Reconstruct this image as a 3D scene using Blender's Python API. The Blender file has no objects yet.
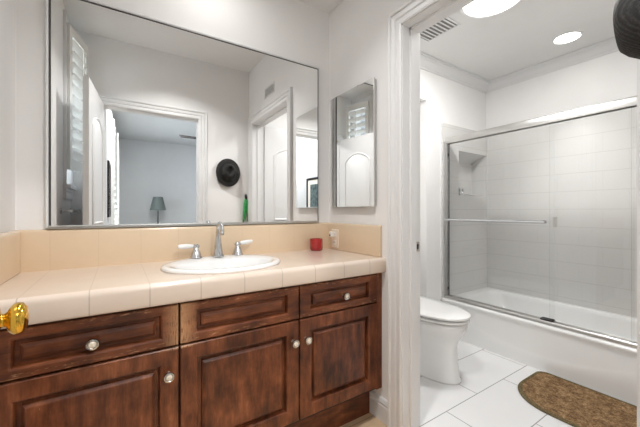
import bpy, bmesh, math, random
from mathutils import Vector, Matrix
random.seed(4)
sc = bpy.context.scene
COL = sc.collection
PI = math.pi

# ------------------------------------------------------------------ camera, world, light, exposure
CAM_H = 1.112
F_PX = 310.0
YAW = math.atan2(477.0, F_PX)              # view direction measured from +X (along the mirror wall)
cd = bpy.data.cameras.new('camera'); cam = bpy.data.objects.new('camera', cd); COL.objects.link(cam)
cd.sensor_fit = 'HORIZONTAL'; cd.sensor_width = 36.0; cd.lens = 36.0 * F_PX / 640.0
cd.shift_y = -(213.5 - 211.0) / 640.0
cd.clip_start = 0.01
cam.location = (0, 0, CAM_H); cam.rotation_euler = (PI / 2, 0, YAW - PI / 2)
sc.camera = cam

w = bpy.data.worlds.new('sky'); sc.world = w; w.use_nodes = True
wb = w.node_tree.nodes['Background']; wb.inputs[0].default_value = (0.75, 0.87, 1.0, 1); wb.inputs[1].default_value = 1.3

def area(name, loc, rot, size, energy, color=(1, 1, 1), shape='DISK', size_y=None, spread=None):
    l = bpy.data.lights.new(name, 'AREA'); l.shape = shape; l.size = size
    if size_y: l.size_y = size_y
    l.energy = energy; l.color = color
    if spread: l.spread = spread
    o = bpy.data.objects.new(name, l); COL.objects.link(o); o.location = loc; o.rotation_euler = rot
    return o
WARM = (1.0, 0.99, 0.98)
# daylight through the shuttered windows
area('daylight_bedroom', (-0.75, -2.1, 1.6), (0, -PI / 2, 0), 2.2, 95, (0.84, 0.92, 1.0), 'RECTANGLE', 1.9)
area('daylight_vanity', (-0.80, 0.30, 1.9), (0, -PI / 2, 0), 1.1, 9, (0.9, 0.95, 1.0), 'RECTANGLE', 0.7)
L_VANITY = 9.2; L_SOFFIT = 1.5; L_TUBE = 14.0; L_SHOWER = 2.4; L_BED = 27.0
sc.view_settings.view_transform = 'Standard'; sc.view_settings.look = 'None'
sc.view_settings.gamma = 1.0; sc.view_settings.use_curve_mapping = False
sc.view_settings.exposure = 0.42
try:
    sc.cycles.use_denoising = True
    sc.cycles.max_bounces = 14; sc.cycles.diffuse_bounces = 7; sc.cycles.glossy_bounces = 8; sc.cycles.transparent_max_bounces = 16
    sc.cycles.caustics_reflective = False; sc.cycles.caustics_refractive = False
    sc.cycles.sample_clamp_indirect = 6.0
except Exception:
    pass

# ------------------------------------------------------------------ materials
def srgb(r, g, b):
    f = lambda c: (c / 255 / 12.92) if c / 255 <= 0.04045 else ((c / 255 + 0.055) / 1.055) ** 2.4
    return (f(r), f(g), f(b), 1)

class NB:
    """small node-building helper"""
    def __init__(s, name):
        s.m = bpy.data.materials.new(name); s.m.use_nodes = True
        s.t = s.m.node_tree; s.n = s.t.nodes; s.b = s.n['Principled BSDF']
    def add(s, t, **kw):
        n = s.n.new(t)
        for k, v in kw.items(): setattr(n, k, v)
        return n
    def link(s, a, b): s.t.links.new(a, b)
    def math(s, op, a, b=None, clamp=False):
        n = s.add('ShaderNodeMath', operation=op, use_clamp=clamp)
        for i, v in enumerate((a, b)):
            if v is None: continue
            if isinstance(v, (int, float)): n.inputs[i].default_value = v
            else: s.link(v, n.inputs[i])
        return n.outputs[0]
    def coords(s, scale=(1, 1, 1)):
        tc = s.add('ShaderNodeTexCoord'); mp = s.add('ShaderNodeMapping'); mp.inputs['Scale'].default_value = scale
        s.link(tc.outputs['Object'], mp.inputs['Vector']); return mp.outputs[0]
    def xyz(s):
        tc = s.add('ShaderNodeTexCoord'); sp = s.add('ShaderNodeSeparateXYZ'); s.link(tc.outputs['Object'], sp.inputs[0]); return sp.outputs
    def noise(s, vec, scale, detail=4, rough=0.55):
        n = s.add('ShaderNodeTexNoise'); n.inputs['Scale'].default_value = scale; n.inputs['Detail'].default_value = detail
        n.inputs['Roughness'].default_value = rough; s.link(vec, n.inputs['Vector']); return n.outputs['Fac']
    def ramp(s, fac, stops):
        r = s.add('ShaderNodeValToRGB'); e = r.color_ramp.elements
        while len(e) < len(stops): e.new(0.5)
        for i, (p, c) in enumerate(stops): e[i].position = p; e[i].color = c
        s.link(fac, r.inputs[0]); return r.outputs[0]
    def mix(s, fac, a, b):
        n = s.add('ShaderNodeMix', data_type='RGBA')
        if isinstance(fac, (int, float)): n.inputs[0].default_value = fac
        else: s.link(fac, n.inputs[0])
        for k, v in ((6, a), (7, b)):
            if isinstance(v, tuple): n.inputs[k].default_value = v
            else: s.link(v, n.inputs[k])
        return n.outputs[2]
    def bump(s, h, strength, dist=0.002):
        n = s.add('ShaderNodeBump'); n.inputs['Strength'].default_value = strength; n.inputs['Distance'].default_value = dist
        s.link(h, n.inputs['Height']); s.link(n.outputs[0], s.b.inputs['Normal'])
    def line(s, c, pitch, off, width):
        """1 on grout lines at off + k*pitch"""
        d = s.math('PINGPONG', s.math('SUBTRACT', c, off), pitch / 2)
        return s.math('LESS_THAN', d, width / 2)

def plain(name, col, rough=0.5, metal=0.0, spec=0.5, coat=0.0, var=0.03, nscale=6.0, bump=0.0, bscale=80.0):
    m = NB(name); v = m.coords(); f = m.noise(v, nscale)
    a = tuple(c * (1 - var) for c in col[:3]) + (1,); b = tuple(min(1, c * (1 + var)) for c in col[:3]) + (1,)
    m.link(m.ramp(f, [(0.3, a), (0.7, b)]), m.b.inputs['Base Color'])
    m.b.inputs['Roughness'].default_value = rough; m.b.inputs['Metallic'].default_value = metal
    m.b.inputs['Specular IOR Level'].default_value = spec; m.b.inputs['Coat Weight'].default_value = coat
    if bump: m.bump(m.noise(v, bscale, 3), bump)
    return m.m

def emit(name, col, strength):
    m = NB(name); m.b.inputs['Base Color'].default_value = col
    m.b.inputs['Emission Color'].default_value = col; m.b.inputs['Emission Strength'].default_value = strength
    return m.m

M = {}
M['wall'] = plain('wall_paint', srgb(234, 233, 232), 0.6, bump=0.05, bscale=220, var=0.012, spec=0.3)
M['ceil'] = plain('ceiling_paint', srgb(224, 224, 223), 0.7, var=0.012, spec=0.2)
M['trim'] = plain('trim_paint', srgb(222, 222, 222), 0.35, var=0.01)
M['bedwall'] = plain('bedroom_paint', srgb(214, 217, 220), 0.65, var=0.015)
M['shutter'] = plain('shutter_paint', srgb(236, 236, 232), 0.4, var=0.01)
M['porcelain'] = plain('porcelain', srgb(232, 232, 231), 0.12, coat=0.4, var=0.006)
M['tub'] = plain('tub_enamel', srgb(230, 230, 229), 0.18, coat=0.3, var=0.006)
M['chrome'] = plain('chrome', srgb(205, 206, 208), 0.12, 1.0, var=0.02)
M['satin'] = plain('satin_aluminium', srgb(196, 195, 192), 0.28, 1.0, var=0.03)
M['nickel'] = plain('nickel', srgb(190, 184, 174), 0.2, 1.0, var=0.03)
M['pearl'] = plain('pearl_inset', srgb(226, 214, 196), 0.2, coat=0.5, var=0.08, nscale=120)
M['brass'] = plain('polished_brass', srgb(224, 178, 72), 0.13, 1.0, var=0.03)
M['black'] = plain('black_rubber', srgb(28, 28, 28), 0.5, var=0.05)
M['darkmetal'] = plain('dark_metal', srgb(52, 50, 48), 0.4, 0.6, var=0.05)
M['grey_edge'] = plain('mirror_edge', srgb(92, 90, 88), 0.35, 0.8, var=0.05)
M['white_plastic'] = plain('white_plastic', srgb(238, 234, 226), 0.3, var=0.01)
M['carpet'] = plain('carpet', srgb(190, 180, 165), 0.95, var=0.12, nscale=200, bump=0.4, bscale=400)
M['lampbase'] = plain('lamp_base', srgb(70, 72, 74), 0.4, 0.5)
M['lampshade'] = plain('lamp_shade', srgb(112, 122, 120), 0.85, var=0.05, nscale=60)
M['green'] = plain('green_fabric', srgb(62, 160, 92), 0.7, var=0.25, nscale=40)
M['nightstand'] = plain('nightstand_wood', srgb(92, 62, 44), 0.45, var=0.2, nscale=12)
M['fan'] = plain('fan_blade', srgb(30, 28, 27), 0.8, var=0.1)
M['almond'] = plain('almond_plastic', srgb(232, 219, 202), 0.3, var=0.01)
M['duct'] = plain('vent_duct', srgb(150, 148, 145), 0.6)
M['wick'] = plain('wick', srgb(30, 26, 24), 0.9)
M['wax'] = plain('red_wax', srgb(168, 28, 34), 0.5, var=0.05)

def mirror_mat():
    m = NB('mirror_glass'); m.b.inputs['Base Color'].default_value = (0.955, 0.96, 0.955, 1)
    m.b.inputs['Metallic'].default_value = 1.0
    f = m.noise(m.coords((1.2, 1, 3)), 2.5, 3)
    r = m.add('ShaderNodeMapRange'); m.link(f, r.inputs[0]); r.inputs[1].default_value = 0.45; r.inputs[2].default_value = 0.8
    r.inputs[3].default_value = 0.0; r.inputs[4].default_value = 0.03; m.link(r.outputs[0], m.b.inputs['Roughness'])
    return m.m
M['mirror'] = mirror_mat()

def glass_mat():
    m = NB('shower_glass'); m.n.remove(m.b)
    tr = m.add('ShaderNodeBsdfTransparent'); tr.inputs[0].default_value = (0.985, 0.988, 0.986, 1)
    gl = m.add('ShaderNodeBsdfGlossy'); gl.inputs['Roughness'].default_value = 0.02
    fr = m.add('ShaderNodeFresnel'); fr.inputs[0].default_value = 1.45
    f = m.math('MULTIPLY', fr.outputs[0], 0.8)
    mx = m.add('ShaderNodeMixShader'); m.link(f, mx.inputs[0]); m.link(tr.outputs[0], mx.inputs[1]); m.link(gl.outputs[0], mx.inputs[2])
    m.link(mx.outputs[0], m.n['Material Output'].inputs['Surface']); return m.m
M['glass'] = glass_mat()

def red_glass():
    m = NB('red_glass'); m.b.inputs['Base Color'].default_value = srgb(205, 30, 36); m.b.inputs['Roughness'].default_value = 0.08
    m.b.inputs['Transmission Weight'].default_value = 0.35; m.b.inputs['Coat Weight'].default_value = 0.5
    f = m.noise(m.coords(), 30); m.link(m.ramp(f, [(0.3, srgb(188, 26, 34)), (0.7, srgb(216, 40, 44))]), m.b.inputs['Base Color'])
    return m.m
M['redglass'] = red_glass()

def wood(name, vertical):
    m = NB(name)
    L = lambda a, b: (b, b, a) if vertical else (a, b, b)
    g1 = m.noise(m.coords(L(1.6, 7)), 5.0, 5, 0.55)          # broad figure
    g2 = m.noise(m.coords(L(5, 40)), 5, 4, 0.6)              # fine pores
    g3 = m.noise(m.coords((1, 1, 1)), 7.0, 4, 0.6)           # blotchy stain
    f = m.math('ADD', m.math('MULTIPLY', g1, 0.40), m.math('ADD', m.math('MULTIPLY', g2, 0.14), m.math('MULTIPLY', g3, 0.46)))
    col = m.ramp(f, [(0.36, srgb(50, 25, 14)), (0.46, srgb(86, 45, 25)), (0.55, srgb(114, 64, 38)), (0.66, srgb(150, 92, 58))])
    # finish worn off along the rail edges and on the stiles next to the sink
    x, y, z = m.xyz()
    wn = m.noise(m.coords(L(7, 34)), 5, 6, 0.7)
    near_gap = m.math('LESS_THAN', m.math('ABSOLUTE', m.math('SUBTRACT', z, 0.640)), 0.012)
    near_top = m.math('GREATER_THAN', z, 0.764)
    sx = m.math('SUBTRACT', 1.0, m.math('MULTIPLY', m.math('ABSOLUTE', m.math('SUBTRACT', x, 0.188)), 16.0), True)
    stile = m.math('MULTIPLY', sx, m.math('GREATER_THAN', z, 0.62))
    wv = m.noise(m.coords((60, 20, 9)), 4, 5, 0.7)
    w1 = m.math('MULTIPLY', m.math('SUBTRACT', m.math('ADD', wn, m.math('MULTIPLY', m.math('ADD', near_gap, near_top), 0.125)), 0.665), 9, True)
    w2 = m.math('MULTIPLY', m.math('MULTIPLY', m.math('SUBTRACT', m.math('ADD', wv, m.math('MULTIPLY', z, 0.35)), 0.615), 9, True), stile)
    wear = m.math('MAXIMUM', w1, w2, True)
    col = m.mix(m.math('MULTIPLY', wear, 0.85), col, srgb(196, 150, 110))
    m.link(col, m.b.inputs['Base Color'])
    m.b.inputs['Roughness'].default_value = 0.36; m.b.inputs['Specular IOR Level'].default_value = 0.4
    m.bump(g2, 0.1, 0.001)
    return m.m
M['woodv'] = wood('cherry_wood_vertical_grain', True)
M['woodh'] = wood('cherry_wood_horizontal_grain', False)
M['woodd'] = plain('cabinet_gap_shade', srgb(52, 27, 17), 0.5, var=0.25, nscale=14)  # dark colour paints in the shade seen in gaps between doors and drawers

def counter_mat(name, base, grout, gstr, x_only=False):
    m = NB(name); x, y, z = m.xyz()
    n = m.noise(m.coords(), 9, 4)
    c = m.ramp(n, [(0.3, tuple(k * 0.965 for k in base[:3]) + (1,)), (0.7, base)])
    g = m.line(x, 0.163, 0.088, 0.0034)
    if not x_only: g = m.math('MAXIMUM', g, m.line(y, 0.163, 1.228, 0.003))
    m.link(m.mix(m.math('MULTIPLY', g, gstr), c, grout), m.b.inputs['Base Color'])
    m.b.inputs['Roughness'].default_value = 0.22; m.b.inputs['Coat Weight'].default_value = 0.15
    m.bump(m.math('SUBTRACT', 1.0, g), 0.25, 0.001)
    return m.m
M['counter_edge'] = counter_mat('counter_edge_tile', srgb(221, 205, 190), srgb(160, 146, 132), 0.55, True)
M['counter'] = counter_mat('counter_tile', srgb(221, 205, 190), srgb(190, 174, 160), 0.28)
M['splash'] = counter_mat('splash_tile', srgb(220, 197, 168), srgb(196, 172, 144), 0.25, True)

def bath_tile(name, along):
    m = NB(name); x, y, z = m.xyz(); u = (x, y)[along]
    P, W = 0.1515, 0.303
    row = m.math('FLOOR', m.math('DIVIDE', m.math('SUBTRACT', z, 0.2185), P))
    sh = m.math('MULTIPLY', m.math('MODULO', row, 2.0), W / 2)
    g = m.math('MAXIMUM', m.line(z, P, 0.2185, 0.004), m.math('MULTIPLY', m.line(m.math('ADD', u, sh), W, 0.08, 0.0032), 0.45))
    m.link(m.mix(m.math('MULTIPLY', g, 0.55), srgb(213, 212, 210), srgb(180, 178, 174)), m.b.inputs['Base Color'])
    m.b.inputs['Roughness'].default_value = 0.2
    m.bump(m.math('SUBTRACT', 1.0, g), 0.3, 0.0012)
    return m.m
M['tile_y'] = bath_tile('shower_tile', 1); M['tile_x'] = bath_tile('shower_tile_end', 0)

def floor_tile(name, px, py, ox, oy, base, grout, gw):
    m = NB(name); x, y, z = m.xyz()
    row = m.math('FLOOR', m.math('DIVIDE', m.math('SUBTRACT', y, oy), py))
    sh = m.math('MULTIPLY', m.math('FLOORED_MODULO', row, 2.0), px / 2)
    g = m.math('MAXIMUM', m.line(y, py, oy, gw), m.line(m.math('SUBTRACT', x, sh), px, ox, gw))
    n = m.noise(m.coords(), 4, 4)
    c = m.ramp(n, [(0.3, tuple(k * 0.96 for k in base[:3]) + (1,)), (0.7, base)])
    m.link(m.mix(m.math('MULTIPLY', g, 0.8), c, grout), m.b.inputs['Base Color'])
    m.b.inputs['Roughness'].default_value = 0.25
    m.bump(m.math('SUBTRACT', 1.0, g), 0.3, 0.001)
    return m.m
M['floor_bath'] = floor_tile('bath_floor_tile', 0.61, 0.315, 1.83, 1.06, srgb(224, 224, 224), srgb(120, 119, 117), 0.005)
M['floor_vanity'] = floor_tile('vanity_floor_tile', 0.61, 0.305, 0.9, 0.95, srgb(214, 186, 152), srgb(160, 138, 112), 0.005)

def mat_rug(name, c1, c2, c3, scale):
    m = NB(name); v = m.coords(); a = m.noise(v, scale, 5, 0.7); b = m.noise(v, scale * 4, 3, 0.8)
    f = m.math('ADD', m.math('MULTIPLY', a, 0.5), m.math('MULTIPLY', b, 0.5))
    m.link(m.ramp(f, [(0.36, c1), (0.5, c2), (0.64, c3)]), m.b.inputs['Base Color'])
    m.b.inputs['Roughness'].default_value = 0.95; m.b.inputs['Specular IOR Level'].default_value = 0.1
    m.bump(b, 0.8, 0.004); return m.m
M['rug'] = mat_rug('bath_mat_pile', srgb(84, 62, 42), srgb(124, 98, 70), srgb(170, 140, 104), 26)
M['rug_edge'] = mat_rug('bath_mat_binding', srgb(76, 66, 46), srgb(104, 92, 66), srgb(132, 118, 88), 60)

def hat_mat():
    m = NB('woven_black_straw')
    wv = m.add('ShaderNodeTexWave'); wv.inputs['Scale'].default_value = 60; wv.inputs['Distortion'].default_value = 2.5
    wv.inputs['Detail'].default_value = 3; wv.inputs['Detail Scale'].default_value = 6
    m.link(m.coords((1, 0.6, 1)), wv.inputs['Vector'])
    n = m.noise(m.coords(), 150, 2); f = m.math('MULTIPLY', wv.outputs['Fac'], n)
    m.link(m.ramp(f, [(0.1, srgb(14, 13, 12)), (0.35, srgb(34, 32, 30)), (0.75, srgb(62, 59, 56))]), m.b.inputs['Base Color'])
    m.b.inputs['Roughness'].default_value = 0.75; m.bump(f, 0.8, 0.003); return m.m
M['hat'] = hat_mat()

def art_mat():
    m = NB('framed_print_picture'); n = m.noise(m.coords((1, 3, 2)), 6, 4)
    m.link(m.ramp(n, [(0.35, srgb(40, 58, 66)), (0.5, srgb(110, 128, 126)), (0.65, srgb(60, 72, 84))]), m.b.inputs['Base Color']); m.b.inputs['Roughness'].default_value = 0.3
    return m.m
M['art'] = art_mat()

# ------------------------------------------------------------------ mesh helpers
def obj(name, bm, mat, parent=None, smooth=False, bevel=0.0, seg=2, loc=None, recalc=True):
    if recalc: bmesh.ops.recalc_face_normals(bm, faces=bm.faces[:])
    me = bpy.data.meshes.new(name); bm.to_mesh(me); bm.free()
    o = bpy.data.objects.new(name, me); COL.objects.link(o)
    if isinstance(mat, str): mat = M[mat]
    me.materials.append(mat)
    if smooth:
        for p in me.polygons: p.use_smooth = True
        if smooth != 'all': 
            try: me.set_sharp_from_angle(angle=math.radians(50))
            except Exception: pass
    if bevel:
        b = o.modifiers.new('bevel', 'BEVEL'); b.width = bevel; b.segments = seg; b.limit_method = 'ANGLE'; b.angle_limit = math.radians(40)
    if parent is not None: o.parent = parent
    if loc: o.location = loc
    return o

def box(bm, x0, x1, y0, y1, z0, z1, rot=None):
    vs = [bm.verts.new((x, y, z)) for x in (x0, x1) for y in (y0, y1) for z in (z0, z1)]
    for f in ((0, 1, 3, 2), (4, 6, 7, 5), (0, 4, 5, 1), (2, 3, 7, 6), (0, 2, 6, 4), (1, 5, 7, 3)): bm.faces.new([vs[i] for i in f])
    if rot is not None: bmesh.ops.transform(bm, matrix=rot, verts=vs)
    return vs
def boxes(*bs):
    bm = bmesh.new()
    for b in bs: box(bm, *b)
    return bm
def loft(bm, rings, cap0=True, cap1=True, closed=True):
    vr = [[bm.verts.new(p) for p in r] for r in rings]
    n = len(vr[0])
    for a, b in zip(vr, vr[1:]):
        for i in range(n if closed else n - 1):
            j = (i + 1) % n; bm.faces.new((a[i], a[j], b[j], b[i]))
    if cap0: bm.faces.new(list(reversed(vr[0])))
    if cap1: bm.faces.new(vr[-1])
    return vr
def lathe(bm, prof, n=28, mat=None, cap=True):
    rings = [[(r * math.cos(2 * PI * i / n), r * math.sin(2 * PI * i / n), z) for i in range(n)] for r, z in prof]
    if mat is not None: rings = [[mat @ Vector(p) for p in r] for r in rings]
    loft(bm, rings, cap, cap)
def tube(bm, pts, rad, n=12, cap=True):
    pts = [Vector(p) for p in pts]
    rads = rad if isinstance(rad, (list, tuple)) else [rad] * len(pts)
    rings = []; up = None
    for i, p in enumerate(pts):
        d = (pts[min(i + 1, len(pts) - 1)] - pts[max(i - 1, 0)]).normalized()
        if up is None:
            up = Vector((0, 0, 1)) if abs(d.z) < 0.9 else Vector((1, 0, 0))
        s = d.cross(up).normalized(); up = s.cross(d).normalized()
        rings.append([p + (s * math.cos(2 * PI * k / n) + up * math.sin(2 * PI * k / n)) * rads[i] for k in range(n)])
    loft(bm, rings, cap, cap)
def extrude_profile(bm, prof, axis, a0, a1):
    """closed profile [(u,v)] in the plane normal to axis; axis 'x': (a,u,v); 'y': (u,a,v); 'z': (u,v,a)"""
    f = {'x': lambda u, v, a: (a, u, v), 'y': lambda u, v, a: (u, a, v), 'z': lambda u, v, a: (u, v, a)}[axis]
    loft(bm, [[f(u, v, a0) for u, v in prof], [f(u, v, a1) for u, v in prof]])
def frame_sweep(bm, prof, to3, u0, u1, v0, v1, closed=False):
    """moulding swept around an opening (u0..u1, v0..v1): prof [(outward offset, protrusion)] as a closed loop; to3(u,v,p)"""
    if closed:
        cs = [lambda o: (u0 - o, v0 - o), lambda o: (u0 - o, v1 + o), lambda o: (u1 + o, v1 + o), lambda o: (u1 + o, v0 - o)]
    else:
        cs = [lambda o: (u0 - o, v0), lambda o: (u0 - o, v1 + o), lambda o: (u1 + o, v1 + o), lambda o: (u1 + o, v0)]
    rings = [[to3(*c(o), p) for o, p in prof] for c in cs]
    if closed:
        rings.append(rings[0]); loft(bm, rings, False, False); bmesh.ops.remove_doubles(bm, verts=bm.verts[:], dist=1e-6)
    else: loft(bm, rings)
CASING = [(0, 0), (0, 0.012), (0.006, 0.016), (0.022, 0.016), (0.026, 0.010), (0.031, 0.010), (0.036, 0.017), (0.052, 0.019), (0.056, 0.014), (0.062, 0.014), (0.066, 0.023), (0.076, 0.026), (0.081, 0.022), (0.081, 0)]

def root(name, label, cat, loc=(0, 0, 0), rz=0.0, group=None):
    o = bpy.data.objects.new(name, None); COL.objects.link(o); o.empty_display_size = 0.05
    o.location = loc; o.rotation_euler = (0, 0, rz); o['label'] = label; o['category'] = cat; o['kind'] = 'thing'
    if group: o['group'] = group
    return o
def tag(o, label, cat, group=None):
    o['label'] = label; o['category'] = cat; o['kind'] = 'thing'
    if group: o['group'] = group
    return o
def struct(name, bm, mat, label=None, parent=None, **kw):
    o = obj(name, bm, mat, parent, **kw)
    o['kind'] = 'structure'
    if label: o['label'] = label
    return o
def sroot(name, label=None):
    o = bpy.data.objects.new(name, None); COL.objects.link(o); o['kind'] = 'structure'
    if label: o['label'] = label
    return o

# ------------------------------------------------------------------ layout constants (metres; camera at the origin)
YM = 1.705        # mirror wall
XR = 1.18         # wall with the bath doorway
XL = -0.347       # left wall
YO = 0.110        # wall with the bedroom doorway (face)
ZC, ZS = 2.62, 2.43
DX0, DX1, DH = -0.123, 0.657, 2.03     # bedroom doorway
BY0, BY1, BH = 0.23, 1.065, 2.035      # bath doorway in the right wall
YE = 1.775        # bath end wall
XT = 2.468        # tub apron
XB = 3.225        # bath back wall
YN = 0.17         # bath near wall

# ------------------------------------------------------------------ structure
struct('wall_back', boxes((XL - .12, XR + .12, YM, YM + .10, 0, ZC + .1)), 'wall', 'white wall behind the vanity mirror')
struct('wall_right', boxes((XR, XR + .12, YO, BY0, 0, BH), (XR, XR + .12, BY1, YM, 0, BH), (XR, XR + .12, YO, YM, BH, ZC + .1)), 'wall', 'white wall with the bath doorway')
WY0, WY1, WZ0, WZ1 = 0.19, 0.46, 1.31, 2.50
struct('wall_left', boxes((XL - .12, XL, YO - .1, WY0, 0, ZC + .1), (XL - .12, XL, WY1, YM, 0, ZC + .1), (XL - .12, XL, WY0, WY1, 0, WZ0), (XL - .12, XL, WY0, WY1, WZ1, ZC + .1)), 'wall', 'white wall left of the vanity')
struct('wall_front', boxes((XL, DX0, 0.005, YO, 0, ZC + .1), (DX1, XR + .12, 0.005, YO, 0, ZC + .1), (DX0, DX1, 0.005, YO, DH, ZC + .1), (XR + .12, 3.3, 0.005, YO - .02, 0, ZC + .1)), 'wall', 'white wall with the bedroom doorway')
struct('floor_vanity', boxes((XL, XR + .06, YO - .06, YM, -.06, 0)), 'floor_vanity', 'tan tiled vanity floor')
struct('floor_bath', boxes((XR + .06, XB + .02, YN - .1, 2.1, -.06, 0)), 'floor_bath', 'white rectangular floor tiles of the bath')
struct('ceiling_vanity', boxes((XL, XR, YO, YM, ZC, ZC + .08)), 'ceil')
struct('ceiling_soffit', boxes((XL, XR, 1.17, YM, ZS, ZC)), 'ceil', 'lowered ceiling over the vanity')
struct('ceiling_bath', boxes((XR + .12, XB, YN - .08, YE, ZS, ZS + .08)), 'ceil')
# bath walls (the end wall has the toilet alcove and the shower niche)
AX0, AX1, AZ = 1.42, 2.27, 2.085
NX0, NX1, NZ0, NZ1, ND = 2.715, 3.195, 1.262, 1.685, 0.16
struct('wall_bath_end', boxes((XR + .12, AX0, YE, YE + .3, 0, ZS), (AX0, AX1, YE, YE + .3, AZ, ZS), (AX1, XT, YE, YE + .3, 0, ZS), (AX0, AX1, YE + .17, YE + .3, 0, AZ),
       (XT, XB + .1, YE, YE + .3, 1.915, ZS), (XT, XB + .1, YE + .2, YE + .3, 0, 1.915)), 'wall', 'white bath wall behind the toilet')
bm = boxes((XT, NX0, 1.755, YE + .2, 0.30, 1.915), (NX0, XB, 1.755, YE + .2, 0.30, NZ0), (NX0, XB, 1.755, YE + .2, NZ1, 1.915), (NX1, XB, 1.755, YE + .2, NZ0, NZ1), (NX0, NX1, 1.755 + ND, YE + .2, NZ0, NZ1))
extrude_profile(bm, [(1.757, NZ1 + .001), (1.755 + ND, NZ1 + .001), (1.755 + ND, NZ1 - .07)], 'x', NX0, NX1)
struct('wall_shower_end', bm, 'tile_x', 'tiled shower end wall with a recessed niche')
struct('wall_bath_back', boxes((XB, XB + .1, YN - .1, YE + .1, 0, ZS)), 'wall')
struct('wall_shower_back', boxes((XB - .012, XB, YN, 1.755, 0.30, 1.915)), 'tile_y', 'white tiled shower wall')
struct('wall_bath_near', boxes((XR + .12, XB, YN - .08, YN, 0, ZS)), 'wall')
# crown moulding in the bath
CR = [(0, 0), (0, -.085), (.010, -.085), (.014, -.072), (.022, -.068), (.050, -.034), (.066, -.022), (.070, -.012), (.082, -.012), (.082, 0)]
bm = bmesh.new(); extrude_profile(bm, [(YE - u, ZS + v) for u, v in CR], 'x', XR + .12, XB)
struct('trim_1', bm, 'trim', 'crown moulding on the bath end wall')
bm = bmesh.new(); extrude_profile(bm, [(XB - u, ZS + v) for u, v in CR], 'y', YN, YE)
struct('trim_2', bm, 'trim', 'crown moulding above the shower')
# bath doorway: jamb, stop, casing, strike plate
d = sroot('door_frame_1', 'white moulded casing of the bath doorway')
bm = bmesh.new(); frame_sweep(bm, CASING, lambda u, v, p: (XR - p, u, v), BY0, BY1, 0, BH)
struct('door_casing', bm, 'trim', parent=d)
bm = bmesh.new(); frame_sweep(bm, CASING, lambda u, v, p: (XR + .12 + p, u, v), BY0 + .001, BY1, 0, BH)
struct('door_casing', bm, 'trim', parent=d)
bm = boxes((XR - .004, XR + .124, BY1 - .004, BY1 + .012, 0, BH), (XR - .004, XR + .124, BY0 - .012, BY0 + .004, 0, BH), (XR - .004, XR + .124, BY0, BY1, BH - .004, BH + .012),
           (XR + .045, XR + .085, BY1 - .016, BY1 - .004, 0, BH), (XR + .045, XR + .085, BY0 + .004, BY0 + .016, 0, BH), (XR + .045, XR + .085, BY0, BY1, BH - .016, BH - .004))
struct('door_jamb', bm, 'trim', parent=d)
sp = obj('strike_plate', boxes((XR + .090, XR + .120, BY1 - .0055, BY1 - .004, .905, .955)), 'nickel', d); sp['label'] = 'metal strike plate'
obj('latch_hole', boxes((XR + .097, XR + .111, BY1 - .0065, BY1 - .0055, .918, .942)), 'black', sp)
# bedroom doorway casing and jamb
d = sroot('door_frame_2', 'white casing of the bedroom doorway')
bm = bmesh.new(); frame_sweep(bm, [(o, p * .8) for o, p in CASING], lambda u, v, p: (u, YO + p, v), DX0, DX1, 0, DH)
struct('door_casing', bm, 'trim', parent=d)
bm = boxes((DX0 - .006, DX0 + .003, 0.004, YO, 0, DH), (DX1 - .003, DX1 + .006, 0.004, YO, 0, DH), (DX0, DX1, 0.004, YO, DH - .003, DH + .006))
struct('door_jamb', bm, 'trim', parent=d)
# baseboards
BBP = [(0, 0), (.016, 0), (.016, .082), (.012, .088), (.012, .094), (.016, .100), (.010, .116), (.004, .120), (0, .120)]
bm = bmesh.new(); extrude_profile(bm, [(XR - u, v) for u, v in BBP], 'y', BY1 + .081, YM - .36)
struct('baseboard_right', bm, 'trim', 'white baseboard beside the vanity')
bm = bmesh.new(); extrude_profile(bm, [(XL + u, v) for u, v in BBP], 'y', YO, 1.22)
struct('baseboard_left', bm, 'trim')
bm = bmesh.new(); extrude_profile(bm, [(YO + u, v) for u, v in BBP], 'x', DX1 + .082, XR)
struct('baseboard_front', bm, 'trim')
bm = bmesh.new(); extrude_profile(bm, [(XR + .12 + u, v) for u, v in BBP], 'y', BY1 + .082, YE)
struct('baseboard_bath', bm, 'trim')

# ------------------------------------------------------------------ doors
def panel_loop(bm, pts, y, r):
    tube(bm, [(p[0], y, p[1]) for p in pts] + [(pts[0][0], y, pts[0][1])], r, 6)
def make_door(name, w_, label):
    """leaf lies along +X from the hinge at the origin, thickness in Y"""
    o = obj(name, boxes((0, w_, -.035, 0, .01, DH - .004)), 'trim', bevel=.002); o['kind'] = 'structure'; o['label'] = label
    a, b = .11, w_ - .11
    arch = [(a, 1.02), (b, 1.02), (b, 1.72)] + [(a + (b - a) * (1 - t), 1.74 + .075 * math.sin(PI * t)) for t in [k / 12 for k in range(1, 12)]] + [(a, 1.72)]
    low = [(a, .2), (b, .2), (b, .86), (a, .86)]
    for side in (0.0, -.035):
        for pts in (arch, low):
            bm = bmesh.new(); panel_loop(bm, pts, side, .011)
            cx = sum(p[0] for p in pts) / len(pts); cz = sum(p[1] for p in pts) / len(pts)
            ins = [(cx + (p[0] - cx) * .80, cz + (p[1] - cz) * .88) for p in pts]
            s = 1 if side == 0 else -1
            loft(bm, [[(p[0], side - s * .001, p[1]) for p in pts], [(p[0], side + s * .007, p[1]) for p in ins]], False, True)
            obj('door_panel', bm, 'trim', o, smooth=True)
    return o
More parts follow.
